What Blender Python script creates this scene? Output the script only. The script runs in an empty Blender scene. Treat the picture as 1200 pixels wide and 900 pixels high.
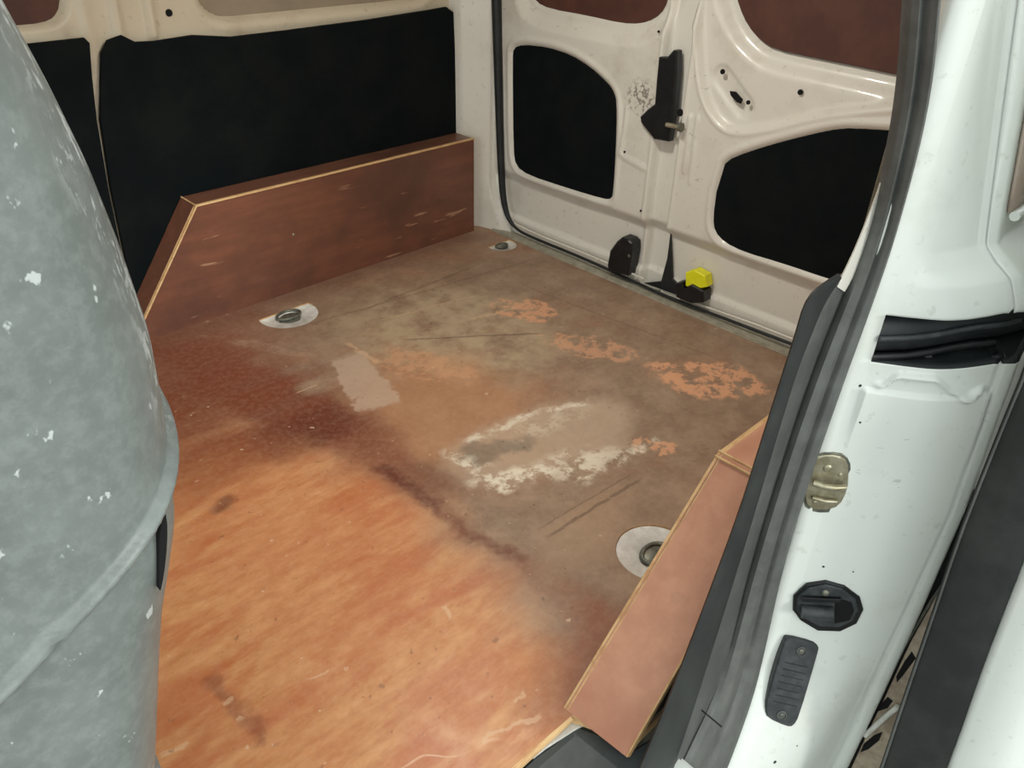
import bpy, bmesh, math, random
import numpy as np
from mathutils import Vector, Matrix

sc = bpy.context.scene
C = sc.collection
random.seed(4)

# ---------------------------------------------------------------- camera
# world: x runs to the rear doors, y across the van, z up; cargo floor is z=0
FPX = 932.45
AX = np.array([1120., -570., FPX]); AX /= np.linalg.norm(AX)
AY = np.array([-1101., -638., FPX]); AY /= np.linalg.norm(AY)
AZ = np.cross(AX, AY); AZ /= np.linalg.norm(AZ)
RW = np.array([AX, AY, AZ])                 # camera (right, down, forward) -> world
EYE = np.array([0., 0., 1.])
right = RW @ np.array([1., 0, 0]); up = RW @ np.array([0, -1., 0]); back = RW @ np.array([0, 0, -1.])
cam_d = bpy.data.cameras.new('camera'); cam = bpy.data.objects.new('camera', cam_d); C.objects.link(cam)
cam.matrix_world = Matrix(((right[0], up[0], back[0], EYE[0]), (right[1], up[1], back[1], EYE[1]),
                           (right[2], up[2], back[2], EYE[2]), (0, 0, 0, 1)))
cam_d.sensor_fit = 'HORIZONTAL'; cam_d.sensor_width = 36; cam_d.lens = 36 * FPX / 1200
cam_d.clip_start = 0.02
sc.camera = cam

# ---------------------------------------------------------------- light and exposure
w = bpy.data.worlds.new('overcast_sky'); sc.world = w; w.use_nodes = True
bg = w.node_tree.nodes['Background']
bg.inputs[0].default_value = (0.93, 1.0, 0.985, 1); bg.inputs[1].default_value = 1.75
sd = bpy.data.lights.new('sun', 'SUN'); sd.energy = 1.1; sd.angle = math.radians(12); sd.color = (1, .98, .93)
so = bpy.data.objects.new('sun', sd); C.objects.link(so)
so.rotation_euler = Vector((0.05, 0.80, -0.36)).to_track_quat('-Z', 'Y').to_euler()
so.location = (-1, -2, 3)
sc.view_settings.view_transform = 'Standard'; sc.view_settings.look = 'None'
sc.view_settings.exposure = 0.0; sc.view_settings.gamma = 1
sc.view_settings.use_curve_mapping = False
sc.cycles.max_bounces = 10; sc.cycles.diffuse_bounces = 6
sc.cycles.use_denoising = True

# ---------------------------------------------------------------- measuring helpers
def ray(px, py): return RW @ np.array([px - 600., py - 450., FPX])
def on_x(p, x):
    d = ray(*p); return EYE + d * (x - EYE[0]) / d[0]
def on_y(p, y):
    d = ray(*p); return EYE + d * (y - EYE[1]) / d[1]
def on_z(p, z=0.):
    d = ray(*p); return EYE + d * (z - EYE[2]) / d[2]
def smooth(a, b, t):
    t = np.clip((t - a) / (b - a), 0, 1); return t * t * (3 - 2 * t)
def chaikin(pts, n=2, closed=True):
    p = np.array(pts, float)
    for _ in range(n):
        if closed:
            q = np.roll(p, -1, 0); out = np.empty((2 * len(p), p.shape[1]))
            out[0::2] = .75 * p + .25 * q; out[1::2] = .25 * p + .75 * q
        else:
            a, b = p[:-1], p[1:]; m = np.empty((2 * len(a), p.shape[1]))
            m[0::2] = .75 * a + .25 * b; m[1::2] = .25 * a + .75 * b
            out = np.vstack([p[:1], m, p[-1:]])
        p = out
    return p
def rounded(pts, r, n=6):
    """polygon with every corner rounded by radius r"""
    p = np.array(pts, float); out = []
    for i in range(len(p)):
        a, b, c = p[i - 1], p[i], p[(i + 1) % len(p)]
        u = a - b; v = c - b; lu, lv = np.linalg.norm(u), np.linalg.norm(v)
        k = min(r, lu * .45, lv * .45); s = b + u / lu * k; e = b + v / lv * k
        for j in range(n + 1):
            t = j / n; out.append((1 - t) ** 2 * s + 2 * t * (1 - t) * b + t * t * e)
    return np.array(out)
def sdf(poly, P, Q):
    """signed distance (negative inside) of grid points (P,Q) to a polygon"""
    poly = np.array(poly); d = np.full(P.shape, 1e9); ins = np.zeros(P.shape, bool)
    n = len(poly)
    for i in range(n):
        a = poly[i]; b = poly[(i + 1) % n]; e = b - a; wx = P - a[0]; wy = Q - a[1]
        t = np.clip((wx * e[0] + wy * e[1]) / (e @ e + 1e-12), 0, 1)
        d = np.minimum(d, (wx - e[0] * t) ** 2 + (wy - e[1] * t) ** 2)
        c = ((a[1] > Q) != (b[1] > Q))
        with np.errstate(divide='ignore', invalid='ignore'):
            xi = a[0] + (Q - a[1]) * e[0] / (e[1] if abs(e[1]) > 1e-12 else 1e-12)
        ins ^= c & (P < xi)
    return np.where(ins, -1, 1) * np.sqrt(d)
def segd(a, b, P, Q):
    e = np.array(b) - np.array(a); wx = P - a[0]; wy = Q - a[1]
    t = np.clip((wx * e[0] + wy * e[1]) / (e @ e), 0, 1)
    return np.hypot(wx - e[0] * t, wy - e[1] * t)

# ---------------------------------------------------------------- materials
def lin(c): return tuple((v / 12.92 if v <= .04045 else ((v + .055) / 1.055) ** 2.4) for v in c) + (1,)
def rgb(r, g, b): return lin((r / 255, g / 255, b / 255))
class Mat:
    def __init__(s, name):
        s.m = bpy.data.materials.new(name); s.m.use_nodes = True; s.t = s.m.node_tree
        s.b = s.t.nodes['Principled BSDF']; s.co = s.t.nodes.new('ShaderNodeTexCoord').outputs['Object']
    def n(s, typ, **kw):
        o = s.t.nodes.new(typ)
        for k, v in kw.items(): setattr(o, k, v)
        return o
    def put(s, sock, v):
        if isinstance(v, bpy.types.NodeSocket): s.t.links.new(v, sock)
        else:
            if isinstance(v, tuple) and len(v) == 3 and sock.type == 'RGBA': v = v + (1,)
            sock.default_value = v
    def math(s, op, a, b=0., c=0., clamp=False):
        o = s.n('ShaderNodeMath', operation=op, use_clamp=clamp)
        for i, v in enumerate((a, b, c)): s.put(o.inputs[i], v)
        return o.outputs[0]
    def mapping(s, scale=(1, 1, 1), rot=(0, 0, 0), loc=(0, 0, 0), co=None):
        o = s.n('ShaderNodeMapping'); s.put(o.inputs[0], co or s.co)
        o.inputs['Scale'].default_value = scale; o.inputs['Rotation'].default_value = rot; o.inputs['Location'].default_value = loc
        return o.outputs[0]
    def noise(s, scale, detail=4, rough=.6, co=None, color=False, dist=0.):
        o = s.n('ShaderNodeTexNoise'); s.put(o.inputs['Vector'], co or s.co)
        o.inputs['Scale'].default_value = scale; o.inputs['Detail'].default_value = detail
        o.inputs['Roughness'].default_value = rough; o.inputs['Distortion'].default_value = dist
        return o.outputs['Color' if color else 'Fac']
    def ramp(s, f, a, b, inv=False):
        o = s.n('ShaderNodeMapRange', interpolation_type='SMOOTHSTEP'); s.put(o.inputs[0], f)
        o.inputs[1].default_value = a; o.inputs[2].default_value = b
        o.inputs[3].default_value = 1. if inv else 0.; o.inputs[4].default_value = 0. if inv else 1.
        return o.outputs[0]
    def mix(s, f, a, b, mode='MIX'):
        o = s.n('ShaderNodeMix', data_type='RGBA', blend_type=mode)
        s.put(o.inputs[0], f); s.put(o.inputs[6], a); s.put(o.inputs[7], b)
        return o.outputs[2]
    def bump(s, h, strength=.2, dist=.002):
        o = s.n('ShaderNodeBump'); s.put(o.inputs['Height'], h)
        o.inputs['Strength'].default_value = strength; o.inputs['Distance'].default_value = dist
        s.t.links.new(o.outputs[0], s.b.inputs['Normal'])
    def out(s, col, rough=.5, metal=0., coat=0., spec=.5):
        s.put(s.b.inputs['Base Color'], col); s.put(s.b.inputs['Roughness'], rough)
        s.put(s.b.inputs['Metallic'], metal); s.put(s.b.inputs['Coat Weight'], coat)
        s.put(s.b.inputs['Specular IOR Level'], spec)
        return s.m

XDOOR = 1.72
def painted(name, col, dirt, amount=.35, rough=.32, scuff=0., chips=None):
    m = Mat(name)
    n1 = m.ramp(m.noise(6, 5), .5, .75); n2 = m.ramp(m.noise(60, 3), .62, .72)
    c = m.mix(m.math('MULTIPLY', n1, amount), col, dirt)
    c = m.mix(m.math('MULTIPLY', n2, amount * .8), c, dirt)
    if scuff:
        st = m.noise(30, 4, .7, co=m.mapping((1, 1, 3), (0.3, .2, .6)))
        k = m.math('MULTIPLY', m.ramp(st, .665, .70), m.ramp(m.noise(2.3, 2), .5, .62))
        c = m.mix(m.math('MULTIPLY', k, scuff), c, rgb(60, 52, 46))
    if chips is not None:
        vd = m.n('ShaderNodeVectorMath', operation='DISTANCE'); m.put(vd.inputs[0], m.co); vd.inputs[1].default_value = chips
        rg = m.ramp(m.math('ABSOLUTE', m.math('SUBTRACT', m.noise(38, 4, .7), .5)), .02, .05, inv=True)
        k = m.math('MULTIPLY', rg, m.ramp(m.math('ADD', vd.outputs['Value'], m.math('MULTIPLY', m.noise(30, 2), .03)), .045, .07, inv=True))
        c = m.mix(m.math('MULTIPLY', k, .75), c, rgb(74, 60, 48))
    m.bump(m.noise(140, 2), .05, .001)
    return m.out(c, rough, coat=.35)
M = {}
M['white'] = painted('white_body_paint', rgb(226, 230, 224), rgb(170, 165, 150), .3, .3, .25)
M['inner_white'] = painted('inner_white_paint', rgb(220, 217, 207), rgb(160, 146, 124), .35, .38, .5)
M['door_white'] = painted('chipped_door_paint', rgb(220, 217, 207), rgb(160, 146, 124), .35, .38, .6, (XDOOR, 1.272, .515))
M['cream'] = painted('dusty_cream_paint', rgb(205, 193, 170), rgb(150, 130, 105), .45, .5, .3)
def plain(name, c1, c2, scale=30, rough=.6, bump=.15, spec=.4, metal=0., fine=300):
    m = Mat(name); n = m.noise(scale, 5, .65)
    c = m.mix(m.ramp(n, .35, .7), c1, c2)
    m.bump(m.noise(fine, 3), bump, .001)
    return m.out(c, rough, metal, spec=spec)
M['lining'] = plain('black_board_lining', rgb(10, 16, 18), rgb(19, 23, 23), 9, .8, .3, .1)
M['rubber'] = plain('black_rubber', rgb(24, 28, 30), rgb(38, 41, 42), 25, .5, .2)
M['seal'] = plain('grey_rubber', rgb(84, 85, 83), rgb(102, 103, 100), 18, .55, .3)
M['trim_dark'] = plain('dark_grey_plastic', rgb(36, 38, 38), rgb(50, 52, 51), 14, .55, .3)
M['trim_mid'] = plain('mid_grey_plastic', rgb(78, 79, 77), rgb(94, 95, 92), 14, .5, .3)
M['step'] = plain('step_plastic', rgb(60, 66, 68), rgb(78, 83, 84), 12, .55, .3)
M['black'] = plain('black_plastic', rgb(16, 18, 20), rgb(28, 30, 32), 40, .4, .1)
M['charcoal'] = plain('charcoal_plastic', rgb(46, 50, 52), rgb(66, 69, 70), 60, .5, .5)
M['hole'] = plain('unlit_cavity', rgb(8, 8, 8), rgb(12, 12, 12), 10, .9, 0)
M['zinc'] = plain('dull_brass_zinc', rgb(150, 143, 118), rgb(186, 180, 158), 60, .38, .3, .5, .7)
M['dull_metal'] = plain('dull_grey_metal', rgb(92, 96, 88), rgb(130, 128, 115), 60, .45, .3, .5, .5)
M['disc'] = plain('flaking_white_enamel', rgb(205, 203, 195), rgb(232, 231, 225), 40, .55, .4)
M['yellow'] = plain('yellow_plastic', rgb(228, 226, 20), rgb(240, 238, 50), 20, .4, .1)
M['sill'] = plain('grey_sill_paint', rgb(150, 146, 130), rgb(176, 172, 155), 40, .5, .3)
M['taupe'] = plain('taupe_primer', rgb(150, 132, 115), rgb(190, 175, 155), 30, .6, .4)
M['window_board'] = plain('red_brown_board', rgb(76, 46, 38), rgb(90, 55, 44), 12, .6, .1)
M['greige'] = plain('greige_board', rgb(138, 125, 108), rgb(150, 136, 117), 8, .6, .1)
M['glass_board'] = plain('tan_board_behind_glass', rgb(168, 150, 136), rgb(186, 170, 156), 6, .25, .02, .6)
M['ground'] = plain('tarmac', rgb(110, 108, 104), rgb(130, 128, 122), 30, .9, .5)
def ply_edge():
    m = Mat('ply_edge'); n = m.noise(60, 3, co=m.mapping((.3, 1, 1)))
    return m.out(m.mix(m.ramp(n, .4, .7), rgb(218, 182, 132), rgb(192, 148, 100)), .7)
M['edge'] = ply_edge()
def ply_face(name, c1, c2, c3, scr=.5):
    m = Mat(name)
    g = m.noise(18, 6, .65, co=m.mapping((.35, 1.6, 2.2))); n = m.noise(4, 5, .6)
    c = m.mix(m.ramp(g, .35, .7), c1, c2); c = m.mix(m.ramp(n, .45, .72), c, c3)
    st = m.noise(13, 3, .5, co=m.mapping((.5, 2.2, 3.4), (.2, .35, .1)))
    k = m.math('MULTIPLY', m.ramp(st, .64, .69), m.ramp(m.noise(3.1, 2), .48, .6))
    c = m.mix(m.math('MULTIPLY', k, scr), c, rgb(178, 138, 110))
    m.bump(g, .12, .001)
    return m.out(c, .42, coat=.1)
M['ply_far'] = ply_face('red_brown_film_ply', rgb(110, 70, 54), rgb(126, 80, 61), rgb(92, 61, 50), .8)
M['ply_near'] = ply_face('pinkish_film_ply', rgb(194, 140, 114), rgb(206, 152, 124), rgb(180, 122, 98), .3)
M['ply_top'] = ply_face('dusty_brown_ply', rgb(110, 72, 56), rgb(126, 88, 70), rgb(90, 60, 48), .3)

# --- worn floor: stains and wear marks are masks placed in floor coordinates
def floor_mat():
    m = Mat('worn_plywood_floor')
    wn = m.noise(7, 2.5, .5, color=True)
    wv = m.n('ShaderNodeVectorMath', operation='SUBTRACT'); m.put(wv.inputs[0], wn); wv.inputs[1].default_value = (.5, .5, .5)
    wf = m.noise(32, 3, .6, color=True)
    wv2 = m.n('ShaderNodeVectorMath', operation='SUBTRACT'); m.put(wv2.inputs[0], wf); wv2.inputs[1].default_value = (.5, .5, .5)
    def warped(a, b):
        s1 = m.n('ShaderNodeVectorMath', operation='SCALE'); m.put(s1.inputs[0], wv.outputs[0]); s1.inputs['Scale'].default_value = a
        s2 = m.n('ShaderNodeVectorMath', operation='SCALE'); m.put(s2.inputs[0], wv2.outputs[0]); s2.inputs['Scale'].default_value = b
        a1 = m.n('ShaderNodeVectorMath', operation='ADD'); m.put(a1.inputs[0], m.co); m.put(a1.inputs[1], s1.outputs[0])
        a2 = m.n('ShaderNodeVectorMath', operation='ADD'); m.put(a2.inputs[0], a1.outputs[0]); m.put(a2.inputs[1], s2.outputs[0])
        return a2.outputs[0]
    soft = warped(.16, .0); crisp = warped(.09, .045); fine = warped(.03, .03)
    def blob(pc, pa, pb, co, e0=.7, e1=1.15):
        """ellipse through pixel centre, one axis end, other axis end (floor points)"""
        c, a, b = on_z(pc)[:2], on_z(pa)[:2], on_z(pb)[:2]
        u = a - c; v = b - c
        A = np.linalg.inv(np.array([u, v]).T)
        sp = m.n('ShaderNodeSeparateXYZ'); m.put(sp.inputs[0], co)
        dx = m.math('SUBTRACT', sp.outputs[0], float(c[0])); dy = m.math('SUBTRACT', sp.outputs[1], float(c[1]))
        p = m.math('MULTIPLY_ADD', dx, float(A[0, 0]), m.math('MULTIPLY', dy, float(A[0, 1])))
        q = m.math('MULTIPLY_ADD', dx, float(A[1, 0]), m.math('MULTIPLY', dy, float(A[1, 1])))
        r = m.math('SQRT', m.math('ADD', m.math('MULTIPLY', p, p), m.math('MULTIPLY', q, q)))
        return m.ramp(r, e0, e1, inv=True)
    def quad(pc, pa, pb, co, e=.06):
        c, a, b = on_z(pc)[:2], on_z(pa)[:2], on_z(pb)[:2]
        A = np.linalg.inv(np.array([a - c, b - c]).T)
        sp = m.n('ShaderNodeSeparateXYZ'); m.put(sp.inputs[0], co)
        dx = m.math('SUBTRACT', sp.outputs[0], float(c[0])); dy = m.math('SUBTRACT', sp.outputs[1], float(c[1]))
        p = m.math('ABSOLUTE', m.math('MULTIPLY_ADD', dx, float(A[0, 0]), m.math('MULTIPLY', dy, float(A[0, 1]))))
        q = m.math('ABSOLUTE', m.math('MULTIPLY_ADD', dx, float(A[1, 0]), m.math('MULTIPLY', dy, float(A[1, 1]))))
        return m.ramp(m.math('MAXIMUM', p, q), 1 - e, 1 + e, inv=True)
    def line(p0, p1, wd, co, e=.5):
        a, b = on_z(p0)[:2], on_z(p1)[:2]; L = np.linalg.norm(b - a); t = (b - a) / L; c = (a + b) / 2; nn = np.array([-t[1], t[0]])
        sp = m.n('ShaderNodeSeparateXYZ'); m.put(sp.inputs[0], co)
        dx = m.math('SUBTRACT', sp.outputs[0], float(c[0])); dy = m.math('SUBTRACT', sp.outputs[1], float(c[1]))
        al = m.math('ABSOLUTE', m.math('MULTIPLY_ADD', dx, float(t[0]), m.math('MULTIPLY', dy, float(t[1]))))
        ac = m.math('ABSOLUTE', m.math('MULTIPLY_ADD', dx, float(nn[0]), m.math('MULTIPLY', dy, float(nn[1]))))
        return m.math('MULTIPLY', m.ramp(al, L / 2 * .8, L / 2 * 1.05, inv=True), m.ramp(ac, wd * (1 - e), wd * (1 + e), inv=True))
    def mul(a, b): return m.math('MULTIPLY', a, b)
    grain = m.noise(26, 6, .7, co=m.mapping((.55, 1.4, 1), (0, 0, .12))); strk = m.noise(7, 4, .6, co=m.mapping((.5, 1.7, 1), (0, 0, .15), (2, 1, 0)))
    big = m.noise(3.2, 5, .65); mid = m.noise(11, 6, .7); tiny = m.noise(70, 4, .7)
    # grey-brown ground colour of the rear half
    c = m.mix(m.ramp(mid, .35, .7), rgb(138, 112, 92), rgb(164, 138, 115))
    c = m.mix(mul(m.ramp(big, .5, .7), .5), c, rgb(164, 116, 86))
    # pale greenish worn zone in the middle
    z1 = mul(blob((520, 385), (650, 430), (440, 440), soft, .5, 1.2), m.ramp(mid, .3, .6))
    c = m.mix(mul(z1, .75), c, rgb(186, 166, 136))
    # orange ply worn bare in front
    org = m.mix(m.ramp(grain, .3, .7), rgb(186, 122, 76), rgb(210, 154, 104))
    org = m.mix(mul(m.ramp(strk, .44, .66), .75), org, rgb(176, 96, 56))
    org = m.mix(mul(m.ramp(big, .42, .68), .5), org, rgb(188, 116, 74))
    zo = blob((330, 850), (680, 760), (230, 470), soft, .68, 1.12)
    zo2 = blob((520, 480), (640, 560), (430, 540), soft, .5, 1.15)
    c = m.mix(mul(zo2, .55), c, rgb(192, 134, 92))
    c = m.mix(zo, c, org)
    # pale dusty spots in the orange
    zp = mul(blob((420, 800), (560, 850), (300, 720), soft, .3, 1.2), m.ramp(mid, .45, .7))
    c = m.mix(mul(zp, .6), c, rgb(214, 162, 116))
    zp2 = mul(blob((500, 880), (620, 850), (430, 900), soft, .3, 1.2), m.ramp(mid, .4, .62))
    c = m.mix(mul(zp2, .7), c, rgb(218, 178, 144))
    # dark red-brown soaked band across the left
    d1 = blob((285, 450), (480, 520), (235, 395), soft, .5, 1.12)
    c = m.mix(mul(d1, .88), c, rgb(112, 60, 42))
    d1b = blob((200, 430), (350, 390), (215, 600), soft, .3, 1.2)
    c = m.mix(mul(d1b, .8), c, rgb(128, 72, 50))
    d1c = mul(blob((260, 475), (440, 450), (262, 545), soft, .4, 1.15), m.ramp(strk, .35, .6))
    c = m.mix(mul(d1c, .7), c, rgb(124, 64, 40))
    d1d = blob((430, 520), (500, 560), (400, 550), soft, .3, 1.2)
    c = m.mix(mul(d1d, .5), c, rgb(120, 62, 44))
    d2 = blob((360, 505), (450, 480), (375, 530), crisp, .3, 1.2)
    c = m.mix(mul(d2, .7), c, rgb(96, 44, 30))
    d3 = blob((250, 545), (330, 520), (258, 575), soft, .3, 1.3)
    c = m.mix(mul(d3, .5), c, rgb(130, 66, 38))
    d3b = blob((262, 592), (280, 586), (264, 602), fine, .4, 1.3)
    c = m.mix(mul(d3b, .6), c, rgb(80, 40, 30))
    d4 = blob((510, 560), (600, 570), (470, 590), soft, .3, 1.2)
    c = m.mix(mul(d4, .7), c, rgb(112, 68, 52))
    for p0, p1, wd, k, col in (((440, 545), (520, 600), .014, .75, (92, 42, 32)), ((510, 592), (620, 665), .013, .65, (104, 52, 38)),
                        ((610, 655), (720, 735), .03, .4, (130, 76, 50)), ((640, 860), (720, 720), .04, .5, (140, 70, 40)),
                        ((245, 795), (310, 880), .010, .5, (120, 66, 50))):
        c = m.mix(mul(line(p0, p1, wd, crisp, .9), k), c, rgb(*col))
    c = m.mix(mul(line((150, 400), (560, 272), .07, soft, .8), .6), c, rgb(116, 78, 62))
    # muddy light band beside the near tie-down
    mb = blob((690, 620), (740, 560), (640, 600), soft, .4, 1.15)
    c = m.mix(mul(mb, .65), c, rgb(168, 138, 110))
    # pale rubbed rectangles
    r1 = quad((426, 446), (446, 478), (403, 452), warped(.045, .05), .10)
    c = m.mix(mul(r1, .55), c, rgb(204, 180, 160))
    r2 = mul(blob((300, 405), (330, 415), (235, 395), fine, .8, 1.05), m.ramp(mid, .35, .6))
    c = m.mix(mul(r2, .45), c, rgb(172, 142, 120))
    # bare orange-pink flakes
    for a, b, d, k in (((832, 445), (896, 470), (782, 455), .95), ((612, 362), (650, 375), (590, 372), .85), ((690, 405), (760, 425), (660, 410), .6),
                       ((760, 520), (785, 528), (742, 528), .8), ((500, 428), (560, 450), (470, 440), .4)):
        fl = mul(blob(a, b, d, crisp, .8, 1.0), m.ramp(m.noise(19, 6, .75), .45, .53))
        c = m.mix(mul(fl, k), c, rgb(222, 164, 126))
    # white paint or filler scar
    ws = blob((640, 515), (745, 505), (590, 575), crisp, .7, 1.1)
    c = m.mix(mul(ws, .75), c, rgb(190, 166, 142))
    wn2 = m.noise(24, 6, .75)
    for a, b, d, k in (((600, 560), (650, 560), (575, 575), .95), ((555, 540), (580, 555), (538, 540), .7), ((700, 540), (745, 520), (690, 560), .6),
                       ((640, 500), (700, 480), (630, 520), .35), ((660, 548), (720, 540), (650, 570), .6)):
        wm = mul(blob(a, b, d, crisp, .4, 1.2), m.ramp(wn2, .44, .56))
        c = m.mix(mul(wm, k * .85), c, rgb(240, 230, 208))
    for p0, p1 in (((540, 522), (640, 478)), ((540, 540), (600, 578)), ((715, 548), (768, 510)), ((640, 482), (690, 470))):
        wm = mul(line(p0, p1, .010, fine, .7), m.ramp(wn2, .42, .60)); c = m.mix(mul(wm, .7), c, rgb(240, 230, 210))
    for a, b, d in (((563, 533), (583, 536), (560, 545)), ((600, 520), (640, 515), (600, 530))):
        c = m.mix(mul(blob(a, b, d, crisp, .4, 1.2), .6), c, rgb(104, 92, 80))
    # old joint lines, arris of sheet edges
    for p0, p1, wd, k in (((470, 398), (640, 390), .0035, .5), ((640, 630), (752, 560), .0035, .5), ((630, 620), (740, 555), .002, .35),
                          ((420, 365), (560, 310), .004, .3), ((600, 330), (840, 420), .003, .25), ((345, 385), (640, 300), .004, .25)):
        c = m.mix(mul(line(p0, p1, wd, warped(.012, .01)), k), c, rgb(70, 50, 40))
    for p0, p1, wd in (((548, 375), (610, 358), .004), ((402, 402), (450, 425), .006), ((190, 890), (226, 868), .003), ((440, 378), (560, 345), .002),
                       ((258, 829), (272, 818), .003), ((277, 848), (286, 841), .004), ((363, 796), (386, 782), .003), ((519, 712), (530, 722), .004), ((606, 822), (622, 810), .003), ((560, 868), (640, 835), .003), ((350, 460), (375, 450), .002)):
        c = m.mix(mul(line(p0, p1, wd, fine), .55), c, rgb(214, 176, 140))
    # specks of dust and grit
    sp1 = mul(m.ramp(m.noise(55, 2, .5), .70, .74), m.ramp(m.noise(5, 2), .42, .6))
    c = m.mix(mul(sp1, .65), c, rgb(216, 186, 156))
    sp2 = m.ramp(m.noise(45, 3, .6, co=m.mapping((1, 1, 1), (0, 0, 0), (3, 5, 0))), .66, .72)
    c = m.mix(mul(sp2, .4), c, rgb(80, 52, 40))
    c = m.mix(mul(m.ramp(tiny, .4, .65), .07), c, rgb(230, 200, 170))
    m.bump(m.math('ADD', mul(mid, .6), mul(tiny, .4)), .08, .002)
    rg = m.ramp(big, .3, .7); rg = m.math('MULTIPLY_ADD', rg, .22, .36)
    return m.out(c, rg, spec=.45)
M['floor'] = floor_mat()

def scuffed_shell():
    m = Mat('scuffed_grey_plastic')
    n = m.noise(14, 6, .65); f = m.noise(90, 4, .7)
    c = m.mix(m.ramp(n, .35, .7), rgb(108, 114, 111), rgb(120, 126, 123))
    c = m.mix(m.math('MULTIPLY', m.ramp(f, .4, .7), .25), c, rgb(158, 164, 160))
    sp = m.n('ShaderNodeSeparateXYZ'); m.put(sp.inputs[0], m.co)
    near = m.ramp(m.math('ADD', m.math('MULTIPLY_ADD', m.math('MAXIMUM', m.math('SUBTRACT', sp.outputs[2], .75), 0.), .17, sp.outputs[0]), m.math('MULTIPLY', m.noise(9, 2), .03)), .150, .172)
    hi = m.ramp(sp.outputs[2], .64, .72)
    st = m.noise(85, 4, .7, co=m.mapping((1.6, 1, .5), (0, .25, 0)))
    k = m.math('MULTIPLY', m.ramp(st, .535, .60), m.math('MULTIPLY', near, hi))
    k2 = m.math('MULTIPLY', m.ramp(m.noise(75, 3, .6, co=m.mapping((1, 1, .7), (0, .7, 0))), .68, .73), .8)
    c = m.mix(m.math('MULTIPLY', m.math('MAXIMUM', k, k2), .8), c, rgb(214, 220, 218))
    d = m.ramp(m.noise(5, 4, .6, co=m.mapping((1, 1, 1), (0, 0, 0), (4, 1, 7))), .5, .7)
    c = m.mix(m.math('MULTIPLY', d, .2), c, rgb(96, 104, 108))
    m.bump(m.noise(160, 4), .25, .001)
    return m.out(c, .42, spec=.5)
M['shell'] = scuffed_shell()

# ---------------------------------------------------------------- object helpers
def link(name, verts, faces, mat, parent=None, sm=True, mats=None, midx=None):
    me = bpy.data.meshes.new(name); me.from_pydata([tuple(map(float, v)) for v in verts], [], [tuple(int(i) for i in f) for f in faces])
    for mm in (mats or [mat]): me.materials.append(mm)
    if midx is not None: me.polygons.foreach_set('material_index', midx)
    if sm: me.polygons.foreach_set('use_smooth', [True] * len(me.polygons))
    me.update()
    o = bpy.data.objects.new(name, me); C.objects.link(o)
    if parent: o.parent = parent; o.matrix_parent_inverse = parent.matrix_basis.inverted()
    return o
def tag(o, label=None, cat=None, group=None, kind=None):
    for k, v in (('label', label), ('category', cat), ('group', group), ('kind', kind)):
        if v: o[k] = v
    return o
def empty(name, loc, label=None, cat=None, group=None):
    o = bpy.data.objects.new(name, None); C.objects.link(o); o.location = tuple(map(float, loc))
    o.empty_display_size = .05
    return tag(o, label, cat, group)
def sharp(o, ang=35):
    me = o.data; bm = bmesh.new(); bm.from_mesh(me)
    bmesh.ops.recalc_face_normals(bm, faces=bm.faces)
    for e in bm.edges:
        if len(e.link_faces) == 2 and e.calc_face_angle(0) > math.radians(ang): e.smooth = False
    bm.to_mesh(me); bm.free(); return o
def grid(name, P, mat, parent=None, keep=None):
    """P: (n,m,3) array of points"""
    n, m_ = P.shape[:2]; idx = np.arange(n * m_).reshape(n, m_)
    f = np.stack([idx[:-1, :-1], idx[1:, :-1], idx[1:, 1:], idx[:-1, 1:]], -1)
    if keep is not None: f = f[keep]
    return link(name, P.reshape(-1, 3), f.reshape(-1, 4), mat, parent)
def prism(name, pts, depth, mat, parent=None, bevel=.002, sm=False):
    """closed 3-D planar outline pushed by the vector depth; front edge bevelled. pts = FRONT outline"""
    p = np.array(pts, float); d = np.array(depth, float); L = np.linalg.norm(d); nd = d / L
    n = len(p); a = p - np.roll(p, 1, 0); b = np.roll(p, -1, 0) - p
    an = np.cross(a, nd); bn = np.cross(b, nd)
    an /= np.linalg.norm(an, axis=1)[:, None] + 1e-12; bn /= np.linalg.norm(bn, axis=1)[:, None] + 1e-12
    m_ = an + bn; m_ /= np.linalg.norm(m_, axis=1)[:, None] + 1e-12
    area = sum(np.cross(p[i], p[(i + 1) % n]) @ nd for i in range(n)) / 2
    sgn = 1 if area > 0 else -1       # outward = sgn * m_
    inset = p - sgn * m_ * bevel
    r1 = p + nd * bevel; r2 = p + d
    v = np.vstack([inset, r1, r2]); f = [list(range(n))[::-1] if sgn > 0 else list(range(n))]
    for k in range(2):
        for i in range(n):
            j = (i + 1) % n; f.append((k * n + i, k * n + j, (k + 1) * n + j, (k + 1) * n + i))
    f.append([2 * n + i for i in range(n)])
    o = link(name, v, f, mat, parent, sm=sm); sharp(o, 30)
    return o
def box(name, lo, hi, mat, parent=None, bevel=.0015, rot=None):
    lo = np.array(lo, float); hi = np.array(hi, float); bm = bmesh.new()
    bmesh.ops.create_cube(bm, size=1)
    c = (lo + hi) / 2; s = hi - lo
    for v in bm.verts: v.co = Vector((v.co.x * s[0], v.co.y * s[1], v.co.z * s[2]))
    if bevel: bmesh.ops.bevel(bm, geom=bm.edges[:], offset=min(bevel, s.min() * .3), segments=2, affect='EDGES')
    if rot is not None: bm.transform(rot.to_4x4())
    bmesh.ops.translate(bm, verts=bm.verts, vec=Vector(c))
    me = bpy.data.meshes.new(name); bm.to_mesh(me); bm.free(); me.materials.append(mat)
    o = bpy.data.objects.new(name, me); C.objects.link(o)
    if parent: o.parent = parent; o.matrix_parent_inverse = parent.matrix_basis.inverted()
    return o
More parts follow.
